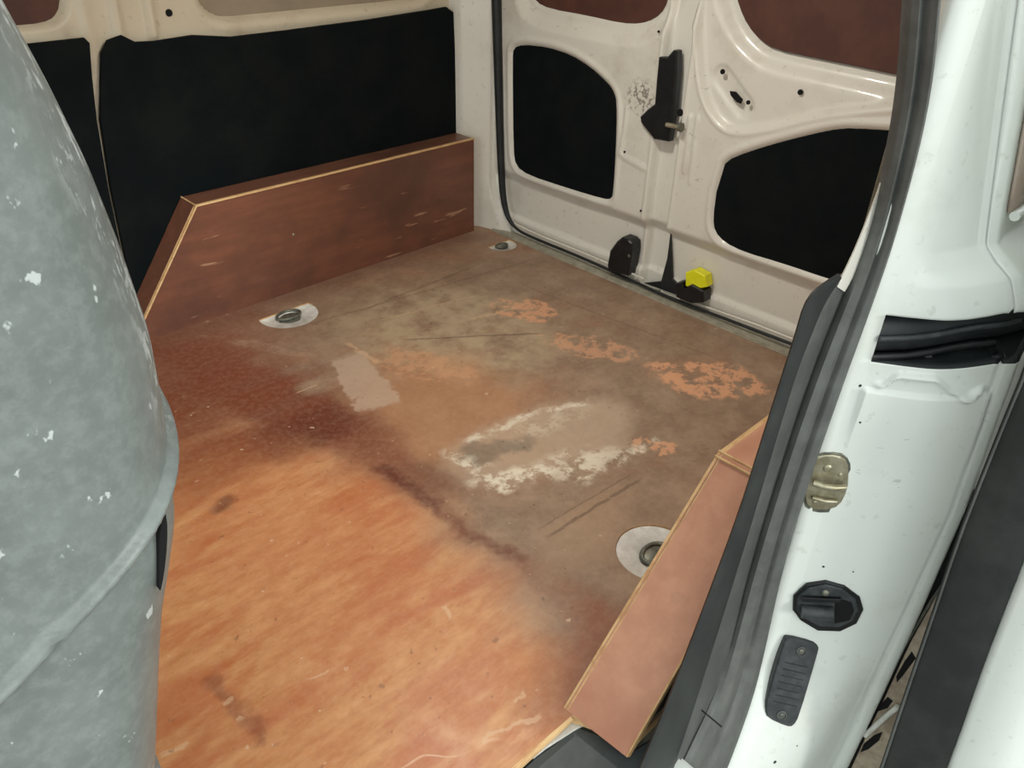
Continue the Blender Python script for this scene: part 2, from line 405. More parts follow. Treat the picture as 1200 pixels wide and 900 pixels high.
def tube(name, path, r, mat, parent=None, seg=12, flat=None, closed=False):
    """swept tube; flat=(axis vector, factor) squashes the profile along a direction"""
    P = np.array(path, float); n = len(P); V = []; up0 = np.array([0.13, .21, .97])
    for i in range(n):
        a = P[(i - 1) % n] if closed else P[max(i - 1, 0)]; b = P[(i + 1) % n] if closed else P[min(i + 1, n - 1)]
        t = b - a; t /= np.linalg.norm(t) + 1e-12
        ref = flat[0] if flat else up0
        u = np.array(ref, float) - t * (np.array(ref) @ t); u /= np.linalg.norm(u) + 1e-12
        w_ = np.cross(t, u); rr = r[i] if hasattr(r, '__len__') else r; k = flat[1] if flat else 1
        for j in range(seg):
            q = 2 * math.pi * j / seg; V.append(P[i] + u * math.cos(q) * rr * k + w_ * math.sin(q) * rr)
    F = []
    for i in range(n if closed else n - 1):
        for j in range(seg):
            i2 = (i + 1) % n; j2 = (j + 1) % seg; F.append((i * seg + j, i * seg + j2, i2 * seg + j2, i2 * seg + j))
    if not closed: F.append(list(range(seg))[::-1]); F.append([(n - 1) * seg + j for j in range(seg)])
    return sharp(link(name, V, F, mat, parent), 50)
def ribbon(name, L, R, bulge, mat, parent=None, thick=.012, prof=None, toward=(-.75, -.6, .1), n=60, seg=10):
    """solid moulding between two 3-D edge curves, bowed toward the opening"""
    def res(c):
        c = chaikin(c, 2, False); s = np.r_[0, np.cumsum(np.linalg.norm(np.diff(c, axis=0), axis=1))]
        t = np.linspace(0, s[-1], n); return np.stack([np.interp(t, s, c[:, k]) for k in range(3)], 1)
    L = res(L); R = res(R); tw = np.array(toward); tw /= np.linalg.norm(tw)
    u = np.linspace(0, 1, seg + 1); h = np.sin(u * math.pi) ** .6 * bulge if prof is None else np.interp(u, *zip(*prof))
    rows = []
    for i in range(n):
        f = L[i] + (R[i] - L[i]) * u[:, None] + tw * h[:, None]
        rows.append(np.vstack([f, [R[i] - tw * thick], [L[i] - tw * thick]]))
    V = np.array(rows); k = V.shape[1]; F = []
    for i in range(n - 1):
        for j in range(k):
            j2 = (j + 1) % k; F.append((i * k + j, i * k + j2, (i + 1) * k + j2, (i + 1) * k + j))
    F.append(list(range(k))[::-1]); F.append([(n - 1) * k + j for j in range(k)])
    return sharp(link(name, V.reshape(-1, 3), F, mat, parent), 40)
def lathe(name, prof, c, axis, mat, parent=None, seg=24, rx=1., ry=1.):
    """profile (radius, height) around axis at c"""
    ax = Vector(axis).normalized(); q = ax.to_track_quat('Z', 'Y'); V = []; F = []
    for r, h in prof:
        for j in range(seg):
            a = 2 * math.pi * j / seg; v = q @ Vector((r * rx * math.cos(a), r * ry * math.sin(a), h)); V.append((v.x + c[0], v.y + c[1], v.z + c[2]))
    for i in range(len(prof) - 1):
        for j in range(seg):
            j2 = (j + 1) % seg; F.append((i * seg + j, i * seg + j2, (i + 1) * seg + j2, (i + 1) * seg + j))
    F.append(list(range(seg))[::-1]); F.append([(len(prof) - 1) * seg + j for j in range(seg)])
    return sharp(link(name, V, F, mat, parent), 40)

# ================================================================ SETTING
FAR, BRD, XR, XD = 1.94, 1.832, 1.70, 1.72        # far wall, far ledge board, rear edge of floor, rear doors
# floor sheet with three D-shaped cut-outs
def dshape(c, r, side, n=20, cut=.28):
    """D outline: round except a straight edge on the y=side side"""
    out = []
    for j in range(n + 1):
        a0 = math.asin(cut); a = -a0 + (math.pi + 2 * a0) * j / n
        out.append((c[0] + r * math.cos(a + math.pi * 0), c[1] - side * r * math.sin(a)))
    return out
tie = [((.895, 1.725), .078, 1), ((.905, .530), .070, -1), ((1.638, 1.690), .048, 1)]
bm = bmesh.new()
fo = [(-.9, 1.93), (-.9, .42), (.56, .415), (.60, .33), (1.70, .33), (1.70, 1.93)]
vs = [bm.verts.new((x, y, 0)) for x, y in fo]; top = bm.faces.new(vs)
ex = bmesh.ops.extrude_face_region(bm, geom=[top]); bmesh.ops.translate(bm, vec=(0, 0, -.018), verts=[v for v in ex['geom'] if isinstance(v, bmesh.types.BMVert)])
bmesh.ops.recalc_face_normals(bm, faces=bm.faces)
me = bpy.data.meshes.new('floor'); bm.to_mesh(me); bm.free()
me.materials.append(M['floor']); me.materials.append(M['edge'])
floor = bpy.data.objects.new('floor', me); C.objects.link(floor)
cut = []
for c, r, s in tie:
    d = dshape(c, r, s); n = len(d)
    V = [(x, y, .02) for x, y in d] + [(x, y, -.04) for x, y in d]
    F = [tuple(range(n)), tuple(range(n, 2 * n))[::-1]] + [(i, (i + 1) % n, n + (i + 1) % n, n + i) for i in range(n)]
    o = sharp(link('cutter', V, F, M['edge'], sm=False)); cut.append(o)
    md = floor.modifiers.new('b', 'BOOLEAN'); md.object = o; md.operation = 'DIFFERENCE'; md.solver = 'EXACT'
bpy.context.view_layer.update()
ev = floor.evaluated_get(bpy.context.evaluated_depsgraph_get()); nm = bpy.data.meshes.new_from_object(ev)
floor.modifiers.clear(); floor.data = nm; nm.name = 'floor'
for o in cut: bpy.data.objects.remove(o)
for p in nm.polygons:
    p.material_index = 0 if p.normal.z > .5 else (1 if len(nm.materials) > 1 else 0); p.use_smooth = False
tag(floor, kind='structure')
box('trim_1', (-.9, .32, -.06), (1.72, 1.94, -.034), M['sill']); tag(bpy.data.objects['trim_1'], kind='structure')
box('ground', (-6, -7, -.62), (7, 7, -.58), M['ground']); tag(bpy.data.objects['ground'], kind='structure')

# far side wall: pressed sheet
xs = np.arange(-.9, 1.665, .008); zs = np.arange(-.03, 1.28, .008); XX, ZZ = np.meshgrid(xs, zs, indexing='ij')
def yz(pl, y): return [tuple(on_y(p, y)[[0, 2]]) for p in pl]
w2 = rounded([(.885, .672), (1.60, .672), (1.60, 1.1), (.885, 1.1)], .09)
w1 = rounded([(-.1, .695), (.615, .695), (.645, 1.1), (-.1, 1.1)], .07)
Yw = np.full(XX.shape, FAR)
d2 = sdf(w2, XX, ZZ); d1 = sdf(w1, XX, ZZ)
Yw += .028 * smooth(.0, -.018, d2) + .028 * smooth(0, -.018, d1)
Yw -= .004 * np.exp(-((d2 - .012) / .006) ** 2)
for x0, sl in ((.70, .05), (.775, .05)):
    xc = x0 + (ZZ - .66) * sl
    Yw -= .012 * smooth(.014, .004, np.abs(XX - xc)) * smooth(.655, .66, ZZ)
Yw -= .005 * smooth(.014, .006, np.abs(XX - .640 + (.68 - ZZ) * .04))       # rib between the lining boards
Yw += .05 * smooth(.9, 1.27, ZZ) * 0 - .08 * smooth(.95, 1.3, ZZ)
wall_left = tag(grid('wall_left', np.stack([XX, Yw, ZZ], -1), M['cream']), kind='structure')
md = wall_left.modifiers.new('thickness', 'SOLIDIFY'); md.thickness = .02; md.offset = -1
def plate(pl, y, th, mat, name, parent, r=.02, b=.003):
    q = rounded(pl, r); return prism(name, [(x, y, z) for x, z in q], (0, th, 0), mat, parent, b)
o = plate([(-.3, .70), (.60, .70), (.64, 1.09), (-.3, 1.09)], FAR + .018, .006, M['window_board'], 'window_board', wall_left, .06); o['label'] = 'red brown board closing the window opening'
o = plate([(.893, .680), (1.59, .680), (1.59, 1.09), (.893, 1.09)], FAR + .020, .006, M['greige'], 'window_board', wall_left, .085); o['label'] = 'greige board closing the window opening'
lathe('hole', [(.0002, .001), (.008, .001), (.008, -.002)], on_y((198, 15), FAR - .0005), (0, -1, 0), M['hole'], wall_left, 14)
# lining boards
L2 = yz([(118, 62), (125, 47), (142, 41), (158, 49), (180, 48), (225, 41), (270, 43), (330, 36), (430, 23), (500, 12), (522, 8), (530, 14), (532, 60), (534, 175)], 1.925)
L2 = L2 + [(1.655, .02), (.56, .02)] + yz([(152, 330), (129, 220), (117, 140), (117, 100)], 1.925)
o = prism('lining_board', [(x, 1.918, z) for x, z in L2], (0, .010, 0), M['lining'])
tag(o, 'long black lining board on the far side wall above the plywood ledge', 'lining panel')
L1 = yz([(-60, 60), (25, 52), (98, 44), (104, 50), (107, 90), (112.5, 140), (126, 220), (149, 330)], 1.925)
L1 = [(-.3, L1[0][1])] + L1[1:] + [(.545, .02), (-.3, .02)]
o = prism('lining_board', [(x, 1.918, z) for x, z in L1], (0, .010, 0), M['lining'])
tag(o, 'short black lining board at the far left beside the grey seat back', 'lining panel')

# rear corner pillar on the far side
n1, n2 = 26, 120
s = np.linspace(0, 1, n1); zz = np.linspace(-.02, 1.28, n2); S, Zp = np.meshgrid(s, zz, indexing='ij')
prof = [(0, 1.648, 1.942), (.10, 1.650, 1.918), (.2, 1.657, 1.895), (.55, 1.688, 1.852), (.8, 1.706, 1.824), (.88, 1.716, 1.822), (1, 1.725, 1.812)]
Xp = np.interp(S, [p[0] for p in prof], [p[1] for p in prof]); Yp = np.interp(S, [p[0] for p in prof], [p[2] for p in prof])
Yp = Yp + np.where(Zp > .95, -.08 * smooth(.95, 1.3, Zp), 0)
foot = smooth(.16, .0, Zp) * smooth(.5, 1, S); Yp = Yp - .075 * foot
pil = tag(grid('trim_2', np.stack([Xp, Yp, Zp], -1), M['inner_white']), kind='structure')
pd = np.array([-.6, -.8, 0])
for p in ((565, 47), (558, 64), (548, 92), (558, 134)):
    t = (p[0] - 532) / 46.; x = np.interp(t, [0, 1], [1.660, 1.712]); q = on_x(p, x)
    lathe('hole', [(.0002, .0035), (.0045, .0035), (.0045, -.001)], q, pd, M['hole'], pil, 12)
for p in ((558, 12), (560, 175), (561, 210)):
    t = (p[0] - 532) / 46.; x = np.interp(t, [0, 1], [1.660, 1.712]); q = on_x(p, x)
    lathe('plug', [(.0005, .005), (.005, .004), (.007, .001)], q, pd, M['cream'], pil, 14)

# rear sill
box('trim_3', (1.692, .33, -.03), (1.735, 1.80, .006), M['sill'], bevel=.004); tag(bpy.data.objects['trim_3'], kind='structure')

# ---------------------------------------------------------------- rear doors
def yzx(pl, x=XD): return [tuple(on_x(p, x)[1:]) for p in pl]
Ltrim = chaikin(yzx([(599, 70), (600, 56), (612, 52), (640, 55), (668, 64), (690, 78), (708, 94), (718, 106), (722, 120), (721, 170), (718, 222), (716, 234), (706, 234), (660, 220), (618, 206), (603, 195), (600, 175)]), 1)
Lwin = chaikin(yzx([(616, -8), (620, 4), (636, 12), (680, 20), (720, 29), (742, 30), (760, 24), (772, 12), (777, -6)]), 1)
Lwin = np.vstack([Lwin, [(1.27, 1.12), (1.68, 1.12)]])
Rtrim = chaikin(yzx([(848, 192), (858, 184), (900, 170), (950, 157), (985, 150), (1015, 151), (1048, 153)]), 1, False)
Rt2 = yzx([(968, 327), (958, 324), (920, 311), (870, 296), (848, 285), (836, 272), (834, 256), (838, 225)])
Rtrim = np.vstack([Rtrim, [(.56, .56), (.53, .53), (.53, .24), (.56, .215)], chaikin(Rt2, 1, False)])
Rwin = chaikin(yzx([(852, -15), (858, 10), (868, 32), (884, 50), (900, 60), (950, 71), (1005, 82), (1055, 93)]), 1, False)
Rwin = np.vstack([Rwin, [(.52, .68), (.50, .72), (.50, 1.12), (1.05, 1.12)]])
dish = chaikin(yzx([(815, -30), (817, 60), (822, 112), (838, 142), (858, 156), (905, 150), (960, 134), (1050, 125)]), 2, False)
dish = np.vstack([dish, [(.50, .60), (.50, 1.2), (1.15, 1.2)]])
def door(name, y0, y1, f, mat):
    ys = np.arange(y0, y1 + .001, .0045); zs = np.arange(-.02, 1.26, .0055); Y, Z = np.meshgrid(ys, zs, indexing='ij')
    X = XD + f(Y, Z)
    o = grid(name, np.stack([X, Y, Z], -1), mat); tag(o, kind='structure')
    md = o.modifiers.new('thickness', 'SOLIDIFY'); md.thickness = .02; md.offset = 1
    me = o.data
    return o
def common(Y, Z, trim, win):
    dt = sdf(trim, Y, Z); dw = sdf(win, Y, Z)
    X = .010 * smooth(.004, -.006, dt) - .004 * np.exp(-((dt - .013) / .006) ** 2)
    X += .022 * smooth(.052, .012, dw) + .012 * smooth(.004, -.008, dw)
    X += .024 * smooth(.207, .170, Z)                      # lower panel set back under a shoulder
    X -= .010 * smooth(.060, .050, Z)                      # bottom flange
    return X, dt, dw
def fL(Y, Z):
    X, dt, dw = common(Y, Z, Ltrim, Lwin)
    e = 1.215 + .10 * np.clip(Z - .45, 0, 1) * .25
    X -= .004 * np.exp(-((Y - e - .006) / .005) ** 2)
    X += .022 * smooth(e, e - .008, Y)
    X -= .005 * smooth(.007, .002, segd((1.312, .485), (1.318, .36), Y, Z))
    X -= .006 * smooth(.012, .004, segd((1.312, .355), (1.235, .34), Y, Z)) * .5
    return X
def fR(Y, Z):
    X, dt, dw = common(Y, Z, Rtrim, Rwin)
    dd = sdf(dish, Y, Z); X += .014 * smooth(.004, -.016, dd) * smooth(-.01, .02, dw + .03)
    X -= .004 * np.exp(-((dd - .006) / .005) ** 2)
    d3 = segd((1.055, .60), (.985, .545), Y, Z); X += .006 * smooth(.03, .02, d3)
    X -= .004 * smooth(.006, .002, segd((1.118, .50), (1.112, .36), Y, Z)) + .004 * smooth(.006, .002, segd((1.096, .50), (1.09, .34), Y, Z))
    X -= .004 * smooth(1.128, 1.134, Y)
    return X
door_1 = door('door_1', 1.1445, 1.85, fL, M['door_white'])
door_2 = door('door_2', .40, 1.1385, fR, M['inner_white'])
def flatp(name, poly, x, th, mat, parent, b=.002):
    q = np.array(poly); return prism(name, [(x, a, z) for a, z in q], (th, 0, 0), mat, parent, b)
def shrink(poly, k):
    p = np.array(poly); a = p - np.roll(p, 1, 0); b = np.roll(p, -1, 0) - p
    t = a / (np.linalg.norm(a, axis=1)[:, None] + 1e-9) + b / (np.linalg.norm(b, axis=1)[:, None] + 1e-9)
    nn = np.stack([t[:, 1], -t[:, 0]], 1); nn /= np.linalg.norm(nn, axis=1)[:, None] + 1e-9
    ar = np.sum(p[:, 0] * np.roll(p[:, 1], -1) - np.roll(p[:, 0], -1) * p[:, 1])
    return p - nn * k * (1 if ar > 0 else -1)
o = flatp('lining_panel', shrink(Ltrim, .001), XD + .003, .008, M['lining'], door_1); o['label'] = 'black rounded lining panel in the door'
o = flatp('lining_panel', shrink(Rtrim, .001), XD + .003, .008, M['lining'], door_2); o['label'] = 'black rounded lining panel in the door'
o = flatp('window_board', shrink(Lwin, .001), XD + .026, .006, M['window_board'], door_1); o['label'] = 'red brown board over the door window'
o = flatp('window_board', shrink(Rwin, .001), XD + .026, .006, M['window_board'], door_2); o['label'] = 'red brown board over the door window'
# latch on door_1 edge
lp = yzx([(776, 66), (785, 67), (793, 58), (797, 59), (797, 85), (794, 120), (790, 145), (787, 165), (770, 162), (755, 143), (754, 136), (762, 128), (771, 121), (773, 95)])
o = flatp('latch_cover', lp, XD - .016, .024, M['black'], door_1, .004); o['label'] = 'black plastic latch cover with brass pin'
lt = o
b0 = on_x((781, 146), XD - .022); b1 = on_x((797, 149), XD - .020)
tube('pin', [b0, (b0 + b1) / 2, b1], .006, M['zinc'], lt, 10)
tube('pin_head', [b1 + (0, .003, 0), b1 + (0, -.006, 0)], .011, M['dull_metal'], lt, 12)
lathe('hole', [(.0002, .002), (.009, .002), (.009, -.001)], on_x((797, 132), XD - .004), (-1, 0, 0), M['hole'], door_2, 14)
for p, r, dx in (((847, 84), .006, .004), ((938, 108), .006, .010), ((877, 120), .005, .005)):
    lathe('hole', [(.0002, .002), (r, .002), (r, -.001)], on_x(p, XD + dx), (-1, 0, 0), M['hole'], door_2, 14)
sl = yzx([(854, 107), (861, 108), (869, 117), (867, 122), (862, 120), (855, 112)], XD)
flatp('slot', sl, XD + .0035, .003, M['hole'], door_2, .0005)
for p in ((772, 37), (732, 178), (751, 247)):
    lathe('hole', [(.0002, .002), (.003, .002), (.003, -.001)], on_x(p, XD - .002), (-1, 0, 0), M['hole'], door_1, 10)
# bottom catch on door_1
cp = yzx([(734, 276), (742, 279), (746, 283), (746, 292), (743, 310), (741, 321), (718, 315), (717, 308), (720, 292), (728, 281)])
o = flatp('bottom_catch', cp, XD - .022, .04, M['black'], door_1, .004); o['label'] = 'black bottom catch of the door'
q = on_x((737, 300), XD - .024); lathe('screw', [(.0004, .002), (.004, .0015), (.005, 0)], q, (-1, 0, 0), M['dull_metal'], o, 10)
# yellow and black bottom catch on door_2
yp = yzx([(806, 318), (816, 315), (829, 322), (831, 335), (820, 338), (806, 334)])
o = flatp('catch_tab', yp, XD - .012, .03, M['yellow'], door_2, .003); o['label'] = 'yellow plastic catch tab'
bp = yzx([(796, 330), (803, 329), (806, 336), (815, 331), (829, 339), (829, 352), (815, 353), (797, 346)])
o = flatp('bottom_catch', bp, XD - .020, .036, M['black'], door_2, .003); o['label'] = 'black bottom catch under the yellow tab'
# dark rubber where the doors meet
gp = yzx([(783, 274), (784, 300), (785, 328), (800, 343), (812, 351), (790, 347), (752, 333), (772, 331), (779, 304)])
o = flatp('trim_4', gp, XD + .010, .006, M['rubber'], None, .001); tag(o, kind='structure')
box('trim_5', (1.768, 1.12, .0), (1.780, 1.170, 1.25), M['rubber']); tag(bpy.data.objects['trim_5'], kind='structure')
# rear opening weatherstrip
pts = [(578, -150), (582, 0), (584, 80), (586, 160), (588, 212), (590, 234), (595, 255), (605, 269), (625, 279), (680, 301), (730, 324), (780, 347), (830, 366), (880, 385), (930, 404), (1010, 434)]
pp = chaikin([on_x(p, 1.712) for p in pts], 2, False); 
rad = np.interp(pp[:, 1], [.3, 1.70, 1.78, 1.82], [.0042, .0042, .012, .0165])
o = tube('weatherstrip', pp, rad, M['rubber'], None, 12)
tag(o, 'black rubber weatherstrip around the rear door opening', 'seal')
# pale flange line of the door bottom
pts = [(603, 262), (625, 273), (680, 295), (730, 316), (755, 327)]
tube('flange', chaikin([on_x(p, 1.718) for p in pts], 1, False), .003, M['inner_white'], door_1, 8)
pts = [(800, 349), (830, 361), (880, 378), (925, 396), (1010, 428)]
tube('flange', chaikin([on_x(p, 1.718) for p in pts], 1, False), .003, M['inner_white'], door_2, 8)

# added fill lamp on the ceiling, out of view, to brighten the rear doors
cl = empty('added_fill_lamp', (1.0, 1.05, 1.262), 'small added fill lamp under the van ceiling, out of view', 'lamp')
box('housing', (.93, 1.0, 1.245), (1.07, 1.10, 1.262), M['white'], cl, .004)
ml = Mat('fill_lamp_lens'); ml.b.inputs['Emission Color'].default_value = (1, .93, .82, 1); ml.b.inputs['Emission Strength'].default_value = 6
box('lens', (.94, 1.01, 1.238), (1.06, 1.09, 1.246), ml.m, cl, .003)  # made-up fitting with a glowing lens, goes with the fill light
al = bpy.data.lights.new('added_fill_light', 'AREA'); al.shape = 'RECTANGLE'; al.size = .12; al.size_y = .08; al.energy = 7.5; al.color = (1, .95, .86)
ao = bpy.data.objects.new('added_fill_light', al); C.objects.link(ao); ao.location = (1.0, 1.05, 1.234)
# ceiling and near side wall (inside)
box('ceiling', (-.9, .30, 1.26), (1.78, 1.96, 1.29), M['cream']); tag(bpy.data.objects['ceiling'], kind='structure')

# ---------------------------------------------------------------- near rear pillar and outer body side
zc = np.linspace(-.50, 1.28, 640)
cre = [on_x(p, .985) for p in [(1203, -120), (1188, 0), (1172, 120), (1150, 290), (1160, 315), (1176, 338), (1179, 372), (1168, 430), (1160, 450), (1140, 520), (1113, 600), (1060, 715), (1010, 820), (973, 897), (930, 990)]]
edg = [on_x(p, .998) for p in [(1226, -120), (1210, 0), (1196, 120), (1166, 290), (1178, 312), (1192, 335), (1197, 370), (1193, 418), (1180, 452), (1156, 522), (1128, 600), (1078, 715), (1030, 820), (993, 897), (950, 990)]]
cre = np.array(sorted(cre, key=lambda p: p[2])); edg = np.array(sorted(edg, key=lambda p: p[2]))
yc = np.interp(zc, cre[:, 2], cre[:, 1]); ye = np.interp(zc, edg[:, 2], edg[:, 1])
yl = np.interp(zc, [-.5, -.17, 0, 1.3], [.24, .262, .300, .300])
def side(p, y):
    return on_y(p, y if p[1] < 760 else y - .036 * min(1, (p[1] - 760) / 137.))
_sr = np.array(sorted([tuple(side(p, .292)) for p in [(899, 750), (892, 785), (883, 812), (872, 848), (861, 878), (850, 905), (820, 970)]], key=lambda q: q[2]))
xl = np.minimum(.884, np.interp(zc, _sr[:, 2], _sr[:, 0]) + .010); yl = np.where(zc < _sr[-1, 2], np.interp(zc, _sr[:, 2], _sr[:, 1]) + .004, yl)
NJ = 72
_k = np.ones(61) / 61; xl = np.convolve(np.pad(xl, 30, mode='edge'), _k, 'valid'); yl = np.convolve(np.pad(yl, 30, mode='edge'), _k, 'valid')
rows = []
for i, z in enumerate(zc):
    Lx, Ly = xl[i], yl[i]
    pr = [(Lx, Ly + .012), (Lx - .004, Ly), (Lx + .004, Ly - .010), (Lx + .016, Ly - .022)]
    a = np.array(pr[-1]); c_ = np.array([.982, yc[i] + .004])
    for t in np.linspace(0, 1, NJ)[1:]:
        q = a + (c_ - a) * t; nrm = np.array([-.7, -.7]) * .005 * math.sin(math.pi * t) ; pr.append(tuple(q + nrm))
    pr += [(.984, yc[i]), (.994, yc[i] - .001), (.987, yc[i] - .004), (.990, min(ye[i] + .006, yc[i] - .005)), (.994, ye[i]), (1.000, ye[i] - .002), (1.012, ye[i] + .0)]
    for xx in (1.03, 1.06, 1.1, 1.2, 1.35, 1.5, 1.65, 1.78): pr.append((xx, ye[i] + .002))
    rows.append([(x, y, z) for x, y in pr])
P = np.array(rows)
# rail slot pressed into the pillar and along the side; pressed ridge under it
N1 = P.shape[1]; ORIG = P.copy()
tt = np.linspace(0, 1, 30)[1:]
zl = .540
for j in range(N1):
    y = P[:, j, 1].copy(); x = P[:, j, 0].copy(); z = P[:, j, 2].copy()
    on = 1. if (4 <= j) else 0.
    inner = smooth(.893, .900, x)
    up_ = .026 * smooth(.93, 1.04, x)
    sl = smooth(.510, .514, z) * smooth(.572, .568, z) * inner
    P[:, j, 2] = z + up_ * smooth(.42, .50, z) * smooth(.68, .58, z); z = zc
    P[:, j, 0] += .045 * sl * on ; P[:, j, 1] += .045 * sl * on
    # the shelf and folded ridge below the slot
    if 4 <= j <= NJ + 3:
        t = (j - 3) / float(NJ)
        zr = .478 + .018 * float(smooth(.12, .25, t) * smooth(.72, .52, t)) - .008 * math.exp(-((t - .84) / .09) ** 2)
        rd = .009 * np.exp(-((z - zr) / .0035) ** 2) * smooth(.05, .15, t) * smooth(1.0, .93, t)
        st = .006 * smooth(.472, .469, z) * smooth(.35, .46, z)
        P[:, j, 0] -= (rd + st) * .7; P[:, j, 1] -= (rd + st) * .7
wall_right = tag(grid('wall_right', P, M['white']), kind='structure')
wall_right.data.materials.append(M['rubber'])  # black on the slot faces stands in for the unlit slot interior
_u = 0; _z = ORIG[..., 2]
sl_ = (smooth(.509, .513, _z) * smooth(.573, .569, _z) * smooth(.893, .900, np.repeat(ORIG[:, :, 0:1], 1, 2)[..., 0]) > .3)
sl_[:, :4] = False
mi = (sl_[:-1, :-1] | sl_[1:, 1:] | sl_[1:, :-1] | sl_[:-1, 1:]).astype(int).ravel(); wall_right.data.polygons.foreach_set('material_index', mi)
md = wall_right.modifiers.new('thickness', 'SOLIDIFY'); md.thickness = .010; md.offset = 1
from mathutils.bvhtree import BVHTree
_n, _m = P.shape[:2]; _i = np.arange(_n * _m).reshape(_n, _m)
_f = np.stack([_i[:-1, :-1], _i[1:, :-1], _i[1:, 1:], _i[:-1, 1:]], -1).reshape(-1, 4)
bvh = BVHTree.FromPolygons([tuple(map(float, v)) for v in P.reshape(-1, 3)], [tuple(map(int, q)) for q in _f])
def face_at(p):
    d = Vector(ray(*p)).normalized(); h = bvh.ray_cast(Vector(EYE), d)
    return np.array(h[0])
# black rail inside the slot
q = []
for x, y in ((.918, .298), (.955, .262), (1.0, .222), (1.012, .205), (1.05, .185), (1.25, .182), (1.75, .182)): q.append((x, y, .540 + .026 * float(smooth(.93, 1.04, x))))
q = chaikin(q, 1, False)
rail = empty('door_rail', q[0], 'black sliding door rail recessed in the white pillar above the striker', 'rail')
tube('channel', q, .0305, M['rubber'], rail, 12, flat=((0, 0, 1), .98))
tube('lower_lip', [p + np.array([-.018, -.018, -.026]) for p in q[:8]], .005, M['black'], rail, 8)
tube('roller_track', [p + np.array([-.022, -.022, .002]) for p in q[:9]], .004, M['charcoal'], rail, 8)
tube('bolt', [face_at((1086, 416)) + (.003, .003, 0), face_at((1086, 416)) - (.004, .004, 0)], .004, M['dull_metal'], rail, 10)

# rear quarter window board on the outside, behind its white frame
qw = [(1.035, None), ]
zq = np.linspace(.685, 1.2, 24); yq = np.interp(zq, edg[:, 2], edg[:, 1])
P2 = np.stack([np.stack([np.full(24, x), yq - .004, zq], -1) for x in np.linspace(1.018, 1.66, 14)], 0)
P2[:, :, 0] += (zq - .685)[None, :] * .02
o = grid('window_1', P2, M['glass_board']); md = o.modifiers.new('thickness', 'SOLIDIFY'); md.thickness = .004
tag(o, kind='structure')
fr = chaikin([(1.020, float(np.interp(.680, edg[:, 2], edg[:, 1])) - .008, .682)] + [(x, float(np.interp(.680, edg[:, 2], edg[:, 1])) - .008, .682) for x in (1.2, 1.4, 1.66)], 1, False)
tube('window_frame', fr, .006, M['white'], o, 8)

# inner skin of the near side, behind the opening
xi = np.linspace(.90, 1.72, 20); zi = np.linspace(-.02, 1.27, 30); A, B = np.meshgrid(xi, zi, indexing='ij')
o = grid('trim_6', np.stack([A, np.full(A.shape, .332) + .04 * smooth(.8, 1.3, B), B], -1), M['cream']); tag(o, kind='structure')
# white inner metal sliver above the trim
o = ribbon('trim_7', [on_y(p, .318) for p in [(1050, 150), (1036, 205), (1018, 254), (1000, 298), (981, 336)]], [on_y(p, .316) for p in [(1062, 150), (1046, 205), (1032, 254), (1016, 298), (990, 342)]], .001, M['inner_white'], None, .004, n=30)
tag(o, kind='structure')

# body panel below the near door opening, and the step
wl = empty('step', (.2, .3, -.03), 'dark grey plastic step trim along the door opening below the floor edge', 'step')
sp_ = [(-.9, .422), (.48, .418), (.565, .408), (.60, .33), (.64, .322), (.70, .318)] + [tuple(on_z(p, -.022)[:2]) for p in ((803, 822), (790, 850), (765, 905))] + [(.3, .25), (-.9, .25)]
prism('tread', [(x, y, -.022) for x, y in sp_], (0, 0, -.03), M['step'], wl, .004)
tube('riser_lip', [(x, .26, -.020) for x in np.linspace(-.9, .40, 10)], .006, M['step'], wl, 8)
o = tube('joint', [on_z((803, 815), -.0215), on_z((822, 832), -.0215), on_z((846, 852), -.0215)], .0012, M['rubber'], wl, 6)
box('trim_9', (-.9, .235, -.50), (.66, .30, -.056), M['white'], bevel=.01); tag(bpy.data.objects['trim_9'], kind='structure')
# pale metal corner showing between floor edge and step
cpts = [on_z(p, -.0195) for p in [(671, 842), (684, 849), (672, 856), (640, 876), (625, 888), (636, 872)]]
o = prism('corner_plate', cpts, (0, 0, -.004), M['disc'], wl, .0005); o['label'] = 'small off-white metal corner'

# ---------------------------------------------------------------- weatherstrips and trims of the side opening
SL = [(1066, -70), (1060, 0), (1055, 80), (1046, 150), (1027, 240), (1010, 296), (982, 365), (949, 450), (912, 560), (882, 660), (858, 750), (840, 810), (812, 870), (795, 905)]
SR = [(1108, -70), (1101, 0), (1094, 80), (1082, 150), (1061, 232), (1041, 300), (1018, 365), (987, 450), (947, 565), (917, 665), (899, 750), (885, 810), (862, 875), (850, 905)]
def side(p, y): 
    return on_y(p, y if p[1] < 760 else y - .036 * min(1, (p[1] - 760) / 137.))
o = ribbon('weatherstrip', [side(p, .318) for p in SL], [side(p, .292) for p in SR], .010, M['seal'],
           None, .008, prof=[(0, 0), (.08, .010), (.3, .014), (.42, .009), (.5, .006), (.6, .013), (.8, .016), (.95, .009), (1, 0)], seg=24)
tag(o, 'thick grey rubber weatherstrip along the near side door pillar', 'seal')
tr = empty('pillar_trim', (.8, .32, 0), 'grey plastic trim between the plywood ledge and the near pillar seal', 'trim')
TL = [(984, 322), (966, 333), (945, 350), (932, 395), (920, 432), (892, 520), (867, 600), (830, 700), (780, 830), (748, 905)]
TM = [(986, 326), (978, 338), (966, 356), (948, 400), (934, 436), (907, 524), (884, 604), (853, 704), (816, 822), (788, 905)]
TR = [(1003, 312), (992, 345), (978, 375), (962, 415), (952, 442), (918, 550), (893, 640), (865, 735), (843, 830), (820, 912)]
ribbon('outer_band', [side(p, .315) for p in TL], [side(p, .318) for p in TM], .004, M['trim_dark'], tr, .006)
ribbon('inner_band', [side(p, .320) for p in TM], [side(p, .322) for p in TR], .003, M['trim_mid'], tr, .010)

